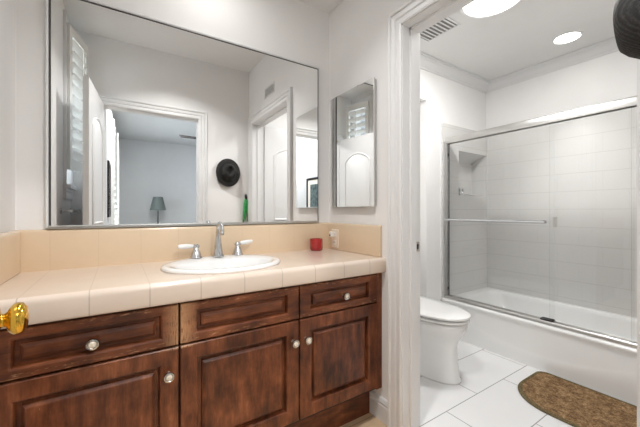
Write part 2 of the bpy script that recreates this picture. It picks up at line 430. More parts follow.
# open door beside the camera, swung into the vanity room
door = make_door('door_1', .632, 'white arched panel door open at left edge')
ang = math.atan2(.628, -.056)
door.location = (DX0 - .033, YO + .027, 0); door.rotation_euler = (0, 0, ang)
def door_knob(parent, x, z, s):
    R = Matrix.Translation((x, 0 if s > 0 else -.035, z)) @ Matrix.Rotation(-s * PI / 2, 4, 'X')
    bm = bmesh.new(); lathe(bm, [(.0, 0), (.031, 0), (.031, .004), (.022, .008), (.012, .010), (.0105, .014), (.014, .018), (.021, .021), (.0255, .026), (.0265, .031), (.0250, .037), (.018, .042), (.006, .044), (.0, .044)], 32, R, False)
    k = obj('door_knob', bm, 'brass', parent, smooth='all'); k['label'] = 'polished brass knob'
    return k
# the side facing the room is -Y in leaf coordinates
door_knob(door, .572, .932, -1); door_knob(door, .572, .932, 1)
for hz in (.25, 1.02, 1.78):
    bm = bmesh.new(); lathe(bm, [(.006, 0), (.006, .09)], 10, Matrix.Translation((.0, .004, hz)))
    obj('hinge', bm, 'brass', door, smooth=True)
# bath door opened flat against the near side of the bath (seen only in the mirror)
door2 = make_door('door_2', .80, 'white bath door standing open inside the bath')
door2.location = (XR + .125, BY0 + .022, 0); door2.rotation_euler = (0, 0, math.radians(3))
bm = bmesh.new(); lathe(bm, [(0, 0), (.028, 0), (.028, .004), (.012, .008), (.011, .02), (.024, .03), (.026, .042), (.016, .054), (0, .056)], 24, Matrix.Translation((.74, 0, .93)) @ Matrix.Rotation(-PI / 2, 4, 'X'), False)
obj('door_knob', bm, 'brass', door2, smooth='all')

# ------------------------------------------------------------------ windows with plantation shutters
def shutter_panel(o, u0, u1, z0, z1, n, to3, parent=True, tilt=.6, depth=.062):
    """frame + louvers in the plane u,z with thickness along p"""
    bm = bmesh.new()
    def b3(ua, ub, za, zb, pa, pb):
        vs = [bm.verts.new(to3(u, z, p)) for u in (ua, ub) for z in (za, zb) for p in (pa, pb)]
        for f in ((0, 1, 3, 2), (4, 6, 7, 5), (0, 4, 5, 1), (2, 3, 7, 6), (0, 2, 6, 4), (1, 5, 7, 3)): bm.faces.new([vs[i] for i in f])
    st = .045
    b3(u0, u0 + st, z0, z1, -.014, .014); b3(u1 - st, u1, z0, z1, -.014, .014)
    b3(u0 + st, u1 - st, z0, z0 + .08, -.013, .013); b3(u0 + st, u1 - st, z1 - .07, z1, -.013, .013)
    fr = obj('shutter_frame', bm, 'shutter', o)
    bm = bmesh.new(); za, zb = z0 + .08, z1 - .07
    for i in range(n):
        zc = za + (i + .5) * (zb - za) / n; h = depth / 2; c, s = math.cos(tilt), math.sin(tilt)
        ring = []
        for k in range(8):
            t = 2 * PI * k / 8; a, b = h * math.cos(t), .005 * math.sin(t)
            ring.append((a * c - b * s, a * s + b * c))
        vr = [[bm.verts.new(to3(u, zc + dz, dp)) for dp, dz in ring] for u in (u0 + st + .002, u1 - st - .002)]
        for k in range(8): bm.faces.new((vr[0][k], vr[0][(k + 1) % 8], vr[1][(k + 1) % 8], vr[1][k]))
        bm.faces.new(vr[0]); bm.faces.new(vr[1])
    lv = obj('louver', bm, 'shutter', o, smooth=True); 
    bm = bmesh.new(); um = (u0 + u1) / 2
    vs = [to3(um - .006, za + .05, .045), to3(um - .006, zb - .03, .045)]
    tube(bm, vs, .006, 8); obj('tilt_rod', bm, 'shutter', o)
# vanity window in the left wall
win = sroot('window_1', 'shuttered window in the left wall')
bm = bmesh.new(); frame_sweep(bm, [(0, 0), (0, .012), (.01, .016), (.05, .02), (.058, .016), (.06, 0)], lambda u, v, p: (XL + p, u, v), WY0, WY1, WZ0, WZ1, True)
struct('window_frame', bm, 'trim', parent=win)
struct('window_sill', boxes((XL - .05, XL + .045, WY0 - .07, WY1 + .07, WZ0 - .03, WZ0 - .004), (XL, XL + .016, WY0 - .05, WY1 + .05, WZ0 - .11, WZ0 - .03)), 'trim', parent=win)
struct('glass', boxes((XL - .09, XL - .085, WY0, WY1, WZ0, WZ1)), 'glass', parent=win)
# the other panel stands open, turned into the room
sh = root('shutter_panel', 'white louvered shutter panel swung open beside the open door, seen in mirror', 'shutter', (-.326, .475, 0), math.atan2(-.345, .085))
shutter_panel(sh, 0.0, .350, 1.42, 2.49, 11, lambda u, z, p: (u, p, z), tilt=.75)
# ------------------------------------------------------------------ bedroom beyond the doorway (seen in the mirror)
BXL, BXR, BYF, BZ = -.115, 3.3, -3.75, 2.52
struct('floor_bedroom', boxes((BXL, BXR, BYF, YO - .06, -.06, 0)), 'carpet')
struct('ceiling_bedroom', boxes((BXL - .1, BXR, BYF, 0.005, BZ, BZ + .08)), 'bedwall')
struct('wall_bedroom_far', boxes((BXL - .1, BXR, BYF - .1, BYF, 0, BZ)), 'bedwall')
BWY0, BWY1, BWZ0, BWZ1 = -3.1, -1.15, .55, 2.25
struct('wall_bedroom_left', boxes((BXL - .1, BXL, BYF, BWY0, 0, BZ), (BXL - .1, BXL, BWY1, 0.005, 0, BZ), (BXL - .1, BXL, BWY0, BWY1, 0, BWZ0), (BXL - .1, BXL, BWY0, BWY1, BWZ1, BZ)), 'bedwall')
struct('wall_bedroom_right', boxes((BXR, BXR + .1, BYF, YO, 0, BZ)), 'bedwall')
win2 = sroot('window_2', 'shuttered bedroom window')
bm = bmesh.new(); frame_sweep(bm, [(0, 0), (0, .02), (.05, .02), (.06, 0)], lambda u, v, p: (BXL + p, u, v), BWY0, BWY1, BWZ0, BWZ1, True)
struct('window_frame', bm, 'trim', parent=win2)
struct('glass', boxes((BXL - .09, BXL - .085, BWY0, BWY1, BWZ0, BWZ1)), 'glass', parent=win2)
for k in range(3):
    u0 = BWY0 + .01 + k * .645
    shutter_panel(win2, u0, u0 + .64, BWZ0 + .01, BWZ1 - .01, 20, lambda u, z, p: (BXL + .03 + p, u, z), tilt=.5)

# ------------------------------------------------------------------ vanity cabinet
van = root('bathroom_vanity', 'dark cherry wood vanity cabinet with worn finish under the tiled counter', 'cabinet')
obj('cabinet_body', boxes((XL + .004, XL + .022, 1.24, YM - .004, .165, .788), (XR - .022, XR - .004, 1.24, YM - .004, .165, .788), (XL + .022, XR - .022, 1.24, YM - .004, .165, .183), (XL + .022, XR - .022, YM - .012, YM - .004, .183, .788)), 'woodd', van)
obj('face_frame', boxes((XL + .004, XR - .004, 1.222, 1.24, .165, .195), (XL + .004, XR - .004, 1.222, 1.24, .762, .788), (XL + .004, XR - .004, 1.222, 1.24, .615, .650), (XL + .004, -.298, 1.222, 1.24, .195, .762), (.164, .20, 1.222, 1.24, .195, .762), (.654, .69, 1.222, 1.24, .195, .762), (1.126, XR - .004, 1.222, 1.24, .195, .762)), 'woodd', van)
obj('toe_kick', boxes((XL + .004, XR - .02, 1.285, YM - .01, 0.0, .165)), 'woodh', van)
obj('filler_stile', boxes((1.140, XR - .002, 1.206, 1.222, .170, .786)), 'woodv', van, bevel=.002)
def raised(name, x0, x1, z0, z1, bx, bz, mat, pmat, parent):
    """frame of rails and stiles with a raised panel; front face at y=1.200"""
    yf, yb = 1.200, 1.2215
    R = lambda i, y, d=0.0: [(x0 + i + d * bx, y, z0 + i + d * bz), (x1 - i - d * bx, y, z0 + i + d * bz), (x1 - i - d * bx, y, z1 - i - d * bz), (x0 + i + d * bx, y, z1 - i - d * bz)]
    bm = bmesh.new()
    loft(bm, [R(0, yb), R(0, yf + .003), R(.003, yf), R(-.007, yf, 1), R(-.002, yf + .002, 1), R(.0, yf + .006, 1), R(.003, yf + .019, 1), R(.003, yb, 1)], False, False)
    o = obj(name, bm, mat, parent)
    bm = bmesh.new()
    loft(bm, [R(.0028, yf + .020, 1), R(.014, yf + .0195, 1), R(.016, yf + .010, 1), R(.024, yf + .0035, 1), R(.027, yf + .0025, 1)], False, True)
    obj('raised_panel', bm, pmat, o)
    return o
def knob(x, z, parent):
    T = Matrix.Translation((x, 1.200, z)) @ Matrix.Rotation(PI / 2, 4, 'X')
    bm = bmesh.new(); lathe(bm, [(0, 0), (.010, 0), (.008, .004), (.006, .010), (.009, .016), (.0165, .019), (.0180, .024), (.0165, .0285), (.013, .0295), (.011, .0272), (0, .0272)], 24, T, False)
    k = obj('knob', bm, 'nickel', parent, smooth=True); k['label'] = 'round nickel knob with pale inset'
    bm = bmesh.new(); lathe(bm, [(0, .0270), (.0105, .0270), (.0095, .0290), (.005, .0302), (0, .0305)], 20, T, False)
    obj('knob_inset', bm, 'pearl', k, smooth=True)
    return k
S1, S2, S3 = (-.308, .179), (.186, .669), (.676, 1.138)
ZD0, ZD1, ZW0, ZW1 = .185, .628, .636, .780
d1 = raised('drawer', S1[0], S1[1], ZW0, ZW1, .056, .033, 'woodh', 'woodh', van); knob(-.067, .703, d1)
d2 = raised('false_drawer_front', S2[0], S2[1], ZW0, ZW1, .056, .033, 'woodh', 'woodh', van)
d3 = raised('drawer', S3[0], S3[1], ZW0, ZW1, .056, .033, 'woodh', 'woodh', van); knob(.917, .703, d3)
c1 = raised('door', S1[0], S1[1], ZD0, ZD1, .060, .058, 'woodv', 'woodv', van); knob(.146, .540, c1)
c2 = raised('door', S2[0], S2[1], ZD0, ZD1, .060, .058, 'woodv', 'woodv', van); knob(.640, .540, c2)
c3 = raised('door', S3[0], S3[1], ZD0, ZD1, .060, .058, 'woodv', 'woodv', van); knob(.704, .540, c3)

# ------------------------------------------------------------------ tiled countertop
ct = root('countertop', 'beige tiled vanity countertop with rounded front edge and splashes', 'countertop')
SX, SY, SA, SB = .408, 1.432, .262, .212
ZT = .866
bm = bmesh.new()
x0, x1, y0, y1 = XL + .002, XR - .002, 1.200, YM - .002
angs = sorted([2 * PI * i / 72 for i in range(72)] + [math.atan2(y - SY, x - SX) % (2 * PI) for x in (x0, x1) for y in (y0, y1)])
inn, out = [], []
for a in angs:
    c, s = math.cos(a), math.sin(a)
    r = 1 / math.hypot(c / (SA - .02), s / (SB - .02)); inn.append((SX + r * c, SY + r * s, ZT))
    t = min([((x1 if c > 0 else x0) - SX) / c if abs(c) > 1e-9 else 1e9, ((y1 if s > 0 else y0) - SY) / s if abs(s) > 1e-9 else 1e9])
    out.append((SX + t * c, SY + t * s, ZT))
loft(bm, [[(p[0], p[1], ZT - .03) for p in inn], inn, out, [(p[0], p[1], ZT - .03) for p in out]], False, False)
obj('counter_top', bm, 'counter', ct, smooth=True)
bm = bmesh.new()
extrude_profile(bm, [(1.2005, .789), (1.2005, ZT), (1.194, ZT + .0015), (1.187, ZT), (1.181, ZT - .005), (1.1775, ZT - .012), (1.1765, ZT - .02), (1.1765, .799), (1.179, .792), (1.184, .789)], 'x', x0, x1)
obj('front_edge', bm, 'counter_edge', ct, smooth=True)
SPL = [(0, ZT), (.020, ZT), (.020, 1.022), (.017, 1.030), (.011, 1.035), (0, 1.035)]
bm = bmesh.new(); extrude_profile(bm, [(YM - .001 - u, v) for u, v in SPL], 'x', x0, x1)
obj('backsplash', bm, 'splash', ct, smooth=True)
bm = bmesh.new(); extrude_profile(bm, [(XR - .001 - u, v) for u, v in SPL], 'y', 1.205, YM - .0215)
obj('side_splash', bm, 'splash', ct, smooth=True, bevel=.004)
bm = bmesh.new(); extrude_profile(bm, [(XL + .001 + u, v) for u, v in SPL], 'y', 1.205, YM - .0215)
obj('side_splash', bm, 'splash', ct, smooth=True, bevel=.004)

# ------------------------------------------------------------------ sink and faucet
snk = root('sink', 'white oval drop-in porcelain sink set in the beige counter', 'sink', (SX, SY, ZT))
def ell(a, b, z, cy=0, n=64): return [(a * math.cos(2 * PI * i / n), cy + b * math.sin(2 * PI * i / n), z) for i in range(n)]
bm = bmesh.new()
loft(bm, [ell(SA - .022, SB - .022, -.03), ell(SA - .021, SB - .021, .0005), ell(SA, SB, .0005), ell(SA + .001, SB + .001, .006), ell(SA - .003, SB - .003, .013), ell(SA - .012, SB - .012, .016), ell(SA - .03, SB - .03, .015),
          ell(SA - .048, SB - .068, .010, -.028), ell(SA - .056, SB - .078, .002, -.029), ell(SA - .066, SB - .086, -.03, -.03), ell(SA - .09, SB - .105, -.08, -.03), ell(.11, .075, -.125, -.03), ell(.05, .04, -.138, -.03), ell(.022, .022, -.14, -.03)], False, True)
obj('basin', bm, 'porcelain', snk, smooth='all')
bm = bmesh.new(); lathe(bm, [(0, -.1405), (.024, -.1405), (.024, -.135), (.018, -.134), (.0, -.134)], 24, Matrix.Translation((0, -.03, 0)), False)
obj('drain', bm, 'chrome', snk, smooth=True)
FX, FY = .424, 1.600
fa = root('faucet', 'chrome widespread faucet with tall spout and two white levers', 'faucet', (FX, FY, ZT + .0155))
bm = bmesh.new(); lathe(bm, [(0, 0), (.030, 0), (.030, .004), (.026, .008), (.0235, .014), (.019, .05), (.0145, .085), (.012, .105)], 24, None, False)
pts, rr = [], []
for t in range(0, 17):
    u = t / 16
    if u < .4: p = (0, -.004 * u, .095 + .040 * u / .4)
    else:
        a = (u - .4) / .6 * math.radians(205); p = (0, -.034 * (1 - math.cos(a)) - .002, .135 + .033 * math.sin(a))
    pts.append(p); rr.append(.0125 - .0025 * u)
tube(bm, pts, rr, 14); obj('spout', bm, 'chrome', fa, smooth='all')
e = Vector(pts[-1]); bm = bmesh.new(); lathe(bm, [(.0, -.008), (.0105, -.008), (.0115, 0), (.0105, .008), (0, .008)], 16, Matrix.Translation(e), False)
obj('aerator', bm, 'chrome', fa, smooth=True)
for s in (-1, 1):
    T = Matrix.Translation((s * .104, .012, 0))
    bm = bmesh.new(); lathe(bm, [(0, 0), (.029, 0), (.029, .004), (.0245, .010), (.022, .022), (.014, .040), (.012, .046), (.016, .052), (.0165, .060), (.010, .067), (0, .069)], 24, T, False)
    h = obj('handle', bm, 'chrome', fa, smooth=True)
    bm = bmesh.new(); d_ = Vector((s * .97, .10 * s, .10 if s > 0 else 0.02)).normalized(); b0 = Vector((s * .104, .012, .058))
    tube(bm, [b0 + d_ * t for t in (.008, .014, .016, .045, .075, .082, .086)], [.007, .007, .0095, .0125, .0105, .0085, .004], 14)
    lv = obj('lever', bm, 'porcelain', h, smooth='all'); lv['label'] = 'white porcelain lever'

# ------------------------------------------------------------------ mirrors
MX0, MX1, MZ0, MZ1 = -.242, 1.085, 1.037, 2.032
mr = root('wall_mirror', 'large rectangular vanity mirror with thin metal edge above the counter', 'mirror', (MX0, YM - .002, 0), 0)
W_ = MX1 - MX0; TW = .0052     # hung with a hair of slack: a quarter degree out of parallel with the wall
ROT = Matrix.Rotation(0.0, 4, 'Z')
def mpt(u, v, p): return (u, -.004 - p - TW * (W_ - u) * 0 - (TW * u), v)
bm = bmesh.new()
loft(bm, [[mpt(u, v, p) for u, v in ((.006, MZ0 + .006), (W_ - .006, MZ0 + .006), (W_ - .006, MZ1 - .006), (.006, MZ1 - .006))] for p in (0, .004)])
obj('mirror_glass', bm, 'mirror', mr)
bm = bmesh.new(); frame_sweep(bm, [(0, -.003), (0, .005), (.002, .006), (.0045, .006), (.0045, -.003)], lambda u, v, p: mpt(u, v, p), .006, W_ - .006, MZ0 + .006, MZ1 - .006, True)
obj('inner_edge', bm, 'grey_edge', mr)
bm = bmesh.new(); frame_sweep(bm, [(0, 0), (0, -.001), (.001, .011), (.008, .013), (.012, .009), (.013, -.0)], lambda u, v, p: (u, -p * 1.0, v), -.001, W_ + .001, MZ0 + .0145, MZ1 + .001, True)
obj('edge_moulding', bm, 'trim', mr)
obj('bottom_channel', boxes((-.004, W_ + .002, -.020, -.001, MZ0 - .001, MZ0 + .0125)), 'satin', mr, bevel=.003)
mc = root('medicine_cabinet', 'mirrored medicine cabinet on the wall beside the bath doorway', 'cabinet')
CY0, CY1, CZ0, CZ1 = 1.246, 1.652, 1.137, 1.835
obj('cabinet_box', boxes((XR - .016, XR + .001, CY0 + .004, CY1 - .004, CZ0 + .004, CZ1 - .004)), 'satin', mc)
bm = bmesh.new()
Q = lambda i, x: [(x, CY0 + i, CZ0 + i), (x, CY1 - i, CZ0 + i), (x, CY1 - i, CZ1 - i), (x, CY0 + i, CZ1 - i)]
loft(bm, [Q(0, XR - .016), Q(0, XR - .0243), Q(.003, XR - .0245)])
dm = obj('mirror_door', bm, 'mirror', mc)
bm = bmesh.new(); loft(bm, [Q(-.0008, XR - .0155), Q(-.0008, XR - .0205), Q(.0002, XR - .0205), Q(.0002, XR - .0155)], False, False)
obj('door_edge', bm, 'satin', dm)

# ------------------------------------------------------------------ counter objects
can = root('candle', 'small red glass candle in the counter corner', 'candle', (1.035, 1.635, ZT + .0005))
bm = bmesh.new(); lathe(bm, [(0, 0), (.033, 0), (.0385, .006), (.040, .02), (.040, .072), (.037, .072), (.037, .022), (.034, .008), (0, .006)], 32, None, False)
obj('glass_jar', bm, 'redglass', can, smooth=True)
bm = bmesh.new(); lathe(bm, [(0, .007), (.033, .009), (.0365, .022), (.0365, .052), (0, .050)], 28, None, False); obj('wax', bm, 'wax', can, smooth=True)
bm = bmesh.new(); tube(bm, [(0, 0, .05), (.001, 0, .058), (.003, 0, .064)], .0012, 6); obj('wick', bm, 'wick', can)
ou = root('wall_outlet', 'white outlet plate in the right backsplash beside the candle', 'outlet', (XR - .021, 1.604, .938))
obj('cover_plate', boxes((-.005, .0, -.037, .037, -.058, .058)), 'almond', ou, bevel=.003)
for dz in (-.026, .026):
    r_ = obj('receptacle', boxes((-.0075, -.004, -.016, .016, dz - .014, dz + .014)), 'white_plastic', ou, bevel=.002)
    bm = boxes((-.008, -.007, -.008, -.005, dz - .004, dz + .006), (-.008, -.007, .005, .008, dz - .004, dz + .006)); obj('slot', bm, 'black', r_)
nl = root('plug_adapter', 'small white plug pushed into the outlet top', 'plug', (XR - .0295, 1.610, .966))
obj('plug_body', boxes((-.030, .0, -.014, .014, -.018, .016)), 'white_plastic', nl, bevel=.005)
obj('plug_socket', boxes((-.031, -.0295, -.006, .006, -.012, -.002)), 'black', nl)

# ------------------------------------------------------------------ shower and tub
TY0, TY1, TZ = YN + .01, 1.755, .322
tb = root('bathtub', 'white alcove bathtub with plain apron behind sliding glass doors', 'bathtub')
bm = bmesh.new()
ys = [TY0 + (TY1 - TY0) * i / 60 for i in range(61)]
def aprof(y):
    zc = min(.25, .100 + .33 * (y - 1.03) ** 2)
    b = .004
    pr = [(XT, 0.0), (XT, zc * .5), (XT + .0005, zc - .014), (XT + .002, zc - .006), (XT + b * .7, zc + .004), (XT + b, zc + .014)]
    for z in (.262, .280): pr.append((XT + b, z))
    pr += [(XT + b - .003, .292), (XT + b - .008, .302), (XT + b - .009, .310), (XT + b - .006, .318), (XT + b + .004, TZ), (XT + .06, TZ), (XT + .06, 0)]
    return pr
loft(bm, [[(u, y, v) for u, v in aprof(y)] for y in ys])
obj('apron', bm, 'tub', tb, smooth=True)
def rrect(x0, x1, y0, y1, r, z, n=8):
    pts = []
    for cx, cy, a0 in ((x1 - r, y1 - r, 0), (x0 + r, y1 - r, PI / 2), (x0 + r, y0 + r, PI), (x1 - r, y0 + r, 3 * PI / 2)):
        for k in range(n + 1):
            a = a0 + PI / 2 * k / n; pts.append((cx + r * math.cos(a), cy + r * math.sin(a), z))
    return pts
bm = bmesh.new(); XI0, XI1 = XT + .055, XB - .013
loft(bm, [rrect(XI0, XI1, TY0, TY1 - .001, .004, TZ - .02), rrect(XI0, XI1, TY0, TY1 - .001, .004, TZ), rrect(XI0 + .05, XI1 - .055, TY0 + .08, TY1 - .08, .09, TZ), rrect(XI0 + .058, XI1 - .064, TY0 + .09, TY1 - .088, .10, TZ - .006),
          rrect(XI0 + .068, XI1 - .075, TY0 + .10, TY1 - .10, .11, TZ - .03), rrect(XI0 + .10, XI1 - .11, TY0 + .14, TY1 - .20, .13, .10), rrect(XI0 + .14, XI1 - .15, TY0 + .2, TY1 - .27, .14, .066), rrect(XI0 + .2, XI1 - .21, TY0 + .3, TY1 - .36, .08, .058)], False, True)
obj('basin', bm, 'tub', tb, smooth=True)

sd = root('shower_door', 'framed sliding clear glass shower door standing on the tub rim', 'shower door')
XD = XT + .052
bm = bmesh.new(); extrude_profile(bm, [(XD - .026, 1.722), (XD - .026, 1.770), (XD - .020, 1.776), (XD - .012, 1.776), (XD - .008, 1.770), (XD + .008, 1.770), (XD + .012, 1.776), (XD + .022, 1.776), (XD + .026, 1.770), (XD + .026, 1.722), (XD + .020, 1.722), (XD + .020, 1.74), (XD - .020, 1.74), (XD - .020, 1.722)], 'y', TY0, TY1)
obj('header', bm, 'satin', sd, smooth=True)
bm = bmesh.new(); extrude_profile(bm, [(XD - .030, TZ + .0005), (XD - .030, TZ + .010), (XD - .026, TZ + .024), (XD - .022, TZ + .026), (XD - .004, TZ + .014), (XD + .004, TZ + .014), (XD + .022, TZ + .026), (XD + .026, TZ + .026), (XD + .026, TZ + .0005)], 'y', TY0, TY1)
obj('bottom_track', bm, 'satin', sd, smooth=True)
obj('side_jamb', boxes((XD - .024, XD + .024, TY1 - .026, TY1, TZ + .026, 1.724)), 'satin', sd, bevel=.004)
obj('jamb_gasket', boxes((XD - .010, XD + .010, TY1 - .030, TY1 - .026, TZ + .027, 1.724)), 'darkmetal', sd)
for z in (.412, 1.622): obj('bumper', boxes((XD - .018, XD - .004, TY1 - .040, TY1 - .029, z - .013, z + .013)), 'black', sd, bevel=.003)
GZ0, GZ1 = TZ + .020, 1.735
g1 = obj('glass_panel', boxes((XD - .016, XD - .011, .905, TY1 - .032, GZ0, GZ1)), 'glass', sd)
g2 = obj('glass_panel', boxes((XD + .011, XD + .016, TY0 + .01, .945, GZ0, GZ1)), 'glass', sd)
bm = bmesh.new()
ZB = 1.035; XBAR = XD - .062
tube(bm, [(XBAR, .945, ZB), (XBAR, 1.715, ZB)], .0105, 14)
for y in (.965, 1.695):
    tube(bm, [(XD - .0165, y, ZB), (XBAR, y, ZB)], .007, 12)
    lathe(bm, [(0, 0), (.014, 0), (.014, .006), (0, .006)], 16, Matrix.Translation((XD - .0165, y, ZB)) @ Matrix.Rotation(-PI / 2, 4, 'Y'), False)
    lathe(bm, [(0, -.013), (.0105, -.011), (.012, 0), (.0105, .011), (0, .013)], 14, Matrix.Translation((XBAR, y, ZB)) @ Matrix.Rotation(PI / 2, 4, 'X'), False)
obj('towel_bar', bm, 'chrome', g1, smooth=True)
obj('pull_handle', boxes((XD - .000, XD + .0105, .900, .922, ZB - .035, ZB + .035)), 'satin', g2, bevel=.003)
obj('bottom_guide', boxes((XD - .026, XD + .024, .915, .990, TZ + .0262, TZ + .036)), 'black', sd, bevel=.002)
obj('panel_stile', boxes((XD + .009, XD + .018, TY0 + .34, TY0 + .352, GZ0, GZ1)), 'glass', g2)

so = root('soap_holder', 'small chrome soap holder on the shower niche shelf', 'soap holder', (2.80, 1.785, NZ0))
obj('dish', boxes((-.035, .16, -.030, .03, .0, .010)), 'chrome', so, bevel=.004)
for dx in (-.018, .022):
    bm = bmesh.new(); lathe(bm, [(0, .010), (.017, .010), (.017, .030), (.012, .040), (.018, .052), (.016, .072), (0, .076)], 18, Matrix.Translation((dx, 0, 0)), False); obj('post', bm, 'chrome', so, smooth=True)

# ------------------------------------------------------------------ toilet
TXC, TYB = 1.835, YE + .165
to = root('toilet', 'white one-piece toilet with closed lid between the doorway wall and tub', 'toilet', (TXC, TYB, 0))
def egg(hx, yb, yf, z, n=48, p=.92):
    """closed outline from the back yb to the front tip yf (negative y is forward)"""
    ym = yb + (yf - yb) * .50; pts = []
    for i in range(n):
        a = 2 * PI * i / n; c, s = math.cos(a), math.sin(a)
        x = hx * math.copysign(abs(c) ** p, c)
        if s > 0: y = ym + (yb - ym) * abs(s) ** .62
        else: y = ym + (yf - ym) * abs(s) ** .98
        pts.append((x, y, z))
    return pts
bm = bmesh.new()
loft(bm, [egg(.134, -.12, -.758, 0), egg(.135, -.12, -.760, .012), egg(.126, -.12, -.748, .03), egg(.120, -.12, -.738, .12), egg(.118, -.12, -.734, .22), egg(.124, -.125, -.742, .26), egg(.146, -.13, -.766, .298), egg(.170, -.14, -.788, .335), egg(.180, -.15, -.797, .365), egg(.180, -.15, -.797, .382), egg(.168, -.16, -.785, .390)])
obj('bowl', bm, 'porcelain', to, smooth='all')
bm = bmesh.new(); loft(bm, [egg(.160, -.21, -.775, .3905), egg(.176, -.21, -.797, .396), egg(.185, -.205, -.806, .400), egg(.185, -.205, -.806, .410), egg(.176, -.21, -.797, .414), egg(.150, -.23, -.76, .4145)])
obj('seat', bm, 'porcelain', to, smooth=True)
bm = bmesh.new(); loft(bm, [egg(.150, -.23, -.76, .4165), egg(.176, -.215, -.797, .421), egg(.188, -.21, -.811, .426), egg(.187, -.21, -.810, .437), egg(.172, -.22, -.79, .443), egg(.10, -.28, -.70, .446)])
obj('lid', bm, 'porcelain', to, smooth=True)
tk = obj('tank', boxes((-.195, .195, -.20, -.01, .33, .72)), 'porcelain', to, bevel=.02, seg=4, smooth=True)
obj('tank_lid', boxes((-.203, .203, -.21, -.005, .7205, .75)), 'porcelain', tk, bevel=.008, seg=3, smooth=True)
bm = bmesh.new(); tube(bm, [(-.15, -.20, .66), (-.15, -.215, .66), (-.10, -.22, .652), (-.07, -.22, .648)], [.008, .007, .006, .006], 10); obj('flush_lever', bm, 'chrome', tk, smooth=True)
for s in (-1, 1):
    bm = bmesh.new(); tube(bm, [(s * .075 - .018, -.225, .432), (s * .075 + .018, -.225, .432)], .010, 12); obj('hinge', bm, 'porcelain', to, smooth=True)

# ------------------------------------------------------------------ bath mat (half-moon end rug in front of the tub)
mt = root('bath_mat', 'brown bath mat with rounded corners lying in front of the tub', 'bath mat')
def mat_outline(ins, z):
    xa, xb, ya, yb = 1.965 + ins, 2.452 - ins, .30 + ins, .975 - ins
    r1, r2 = .06 - ins * .3, .235 - ins * .3; pts = []
    for cx, cy, r, a0 in ((xb - r1, yb - r1, r1, 0), (xa + r2, yb - r2, r2, PI / 2), (xa + r2, ya + r2, r2, PI), (xb - r1, ya + r1, r1, 3 * PI / 2)):
        for k in range(13):
            a = a0 + PI / 2 * k / 12; pts.append((cx + r * math.cos(a), cy + r * math.sin(a), z))
    return pts
bm = bmesh.new(); loft(bm, [mat_outline(.0, .001), mat_outline(-.002, .006), mat_outline(.002, .012), mat_outline(.012, .0135), mat_outline(.018, .011), mat_outline(.018, .001)], False, False)
obj('binding', bm, 'rug_edge', mt, smooth=True)
bm = bmesh.new(); loft(bm, [mat_outline(.0175, .001), mat_outline(.0175, .010), mat_outline(.024, .013), mat_outline(.05, .014)]); obj('pile', bm, 'rug', mt, smooth=True)

# ------------------------------------------------------------------ ceiling and wall fittings
def can_light(name, label, loc, r, energy, strength, ring=.018, grp=None, spread=PI):
    o = root(name, label, 'ceiling light', loc, 0, grp)
    bm = bmesh.new(); lathe(bm, [(r, -.001), (r + ring * .3, -.006), (r + ring, -.003), (r + ring, 0.0), (r, 0.0)], 40, None, False)
    obj('trim_ring', bm, 'trim', o, smooth=True)
    bm = bmesh.new(); lathe(bm, [(0, -.0035), (r * .7, -.003), (r + .001, -.0005)], 40, None, False)
    obj('lens', bm, emit('lit_lens', (1, .97, .92, 1), strength), o, smooth=True)
    a = area('lamp', (0, 0, -.012), (0, 0, 0), r * 1.8, energy, WARM, spread=spread); a.parent = o
    return o
can_light('ceiling_light', 'large round lit ceiling light near the ceiling vent in the bath', (1.955, 1.035, ZS), .165, L_TUBE, 8.0, .02)
can_light('ceiling_light', 'small round recessed ceiling light above the tub', (2.862, .953, ZS), .078, L_SHOWER, 8.0, spread=math.radians(68))
can_light('ceiling_light', 'recessed ceiling light over the sink', (.40, 1.40, ZS), .06, L_SOFFIT, 6.0)
can_light('ceiling_light', 'added fill light on the vanity room ceiling, out of view', (.42, .73, ZC), .075, L_VANITY, 6.0, spread=math.radians(120))  # added lamp, kept out of the mirror, brightens the cabinet fronts and walls
can_light('ceiling_light', 'added fill light on the bedroom ceiling, out of view', (.50, -1.0, BZ), .09, L_BED, 6.0)  # added lamp hidden above the door header, fills the vanity through the doorway

cv = root('ceiling_vent', 'white slatted exhaust vent in the bath ceiling', 'vent', (1.93, 1.43, ZS))
VX, VY = .078, .125
bm = bmesh.new(); frame_sweep(bm, [(0, 0), (0, .006), (.004, .008), (.014, .006), (.016, 0)], lambda u, v, p: (u, v, -p), -VX, VX, -VY, VY, True); obj('vent_frame', bm, 'trim', cv)
obj('vent_back', boxes((-VX, VX, -VY, VY, -.0015, -.0003)), 'duct', cv)
for k in range(8):
    y = -VY + .016 + k * (2 * VY - .032) / 7
    bm = bmesh.new(); box(bm, -VX, VX, -.0085, .0085, -.0015, .0015, Matrix.Translation((0, y, -.006)) @ Matrix.Rotation(.35, 4, 'X')); obj('slat', bm, 'trim', cv)
wv = root('wall_vent', 'small white wall vent above the bath doorway, seen in the mirror', 'vent', (XR, .675, 2.245))
bm = bmesh.new(); frame_sweep(bm, [(0, 0), (0, .005), (.012, .006), (.014, 0)], lambda u, v, p: (-p, u, v), -.10, .10, -.035, .035, True); obj('vent_frame', bm, 'trim', wv)
obj('vent_back', boxes((-.0015, -.0003, -.10, .10, -.035, .035)), 'duct', wv)
for k in range(6):
    bm = bmesh.new(); box(bm, -.0012, .0012, -.10, .10, -.0055, .0055, Matrix.Translation((-.005, 0, -.029 + k * .0116)) @ Matrix.Rotation(.5, 4, 'Y')); obj('slat', bm, 'trim', wv)

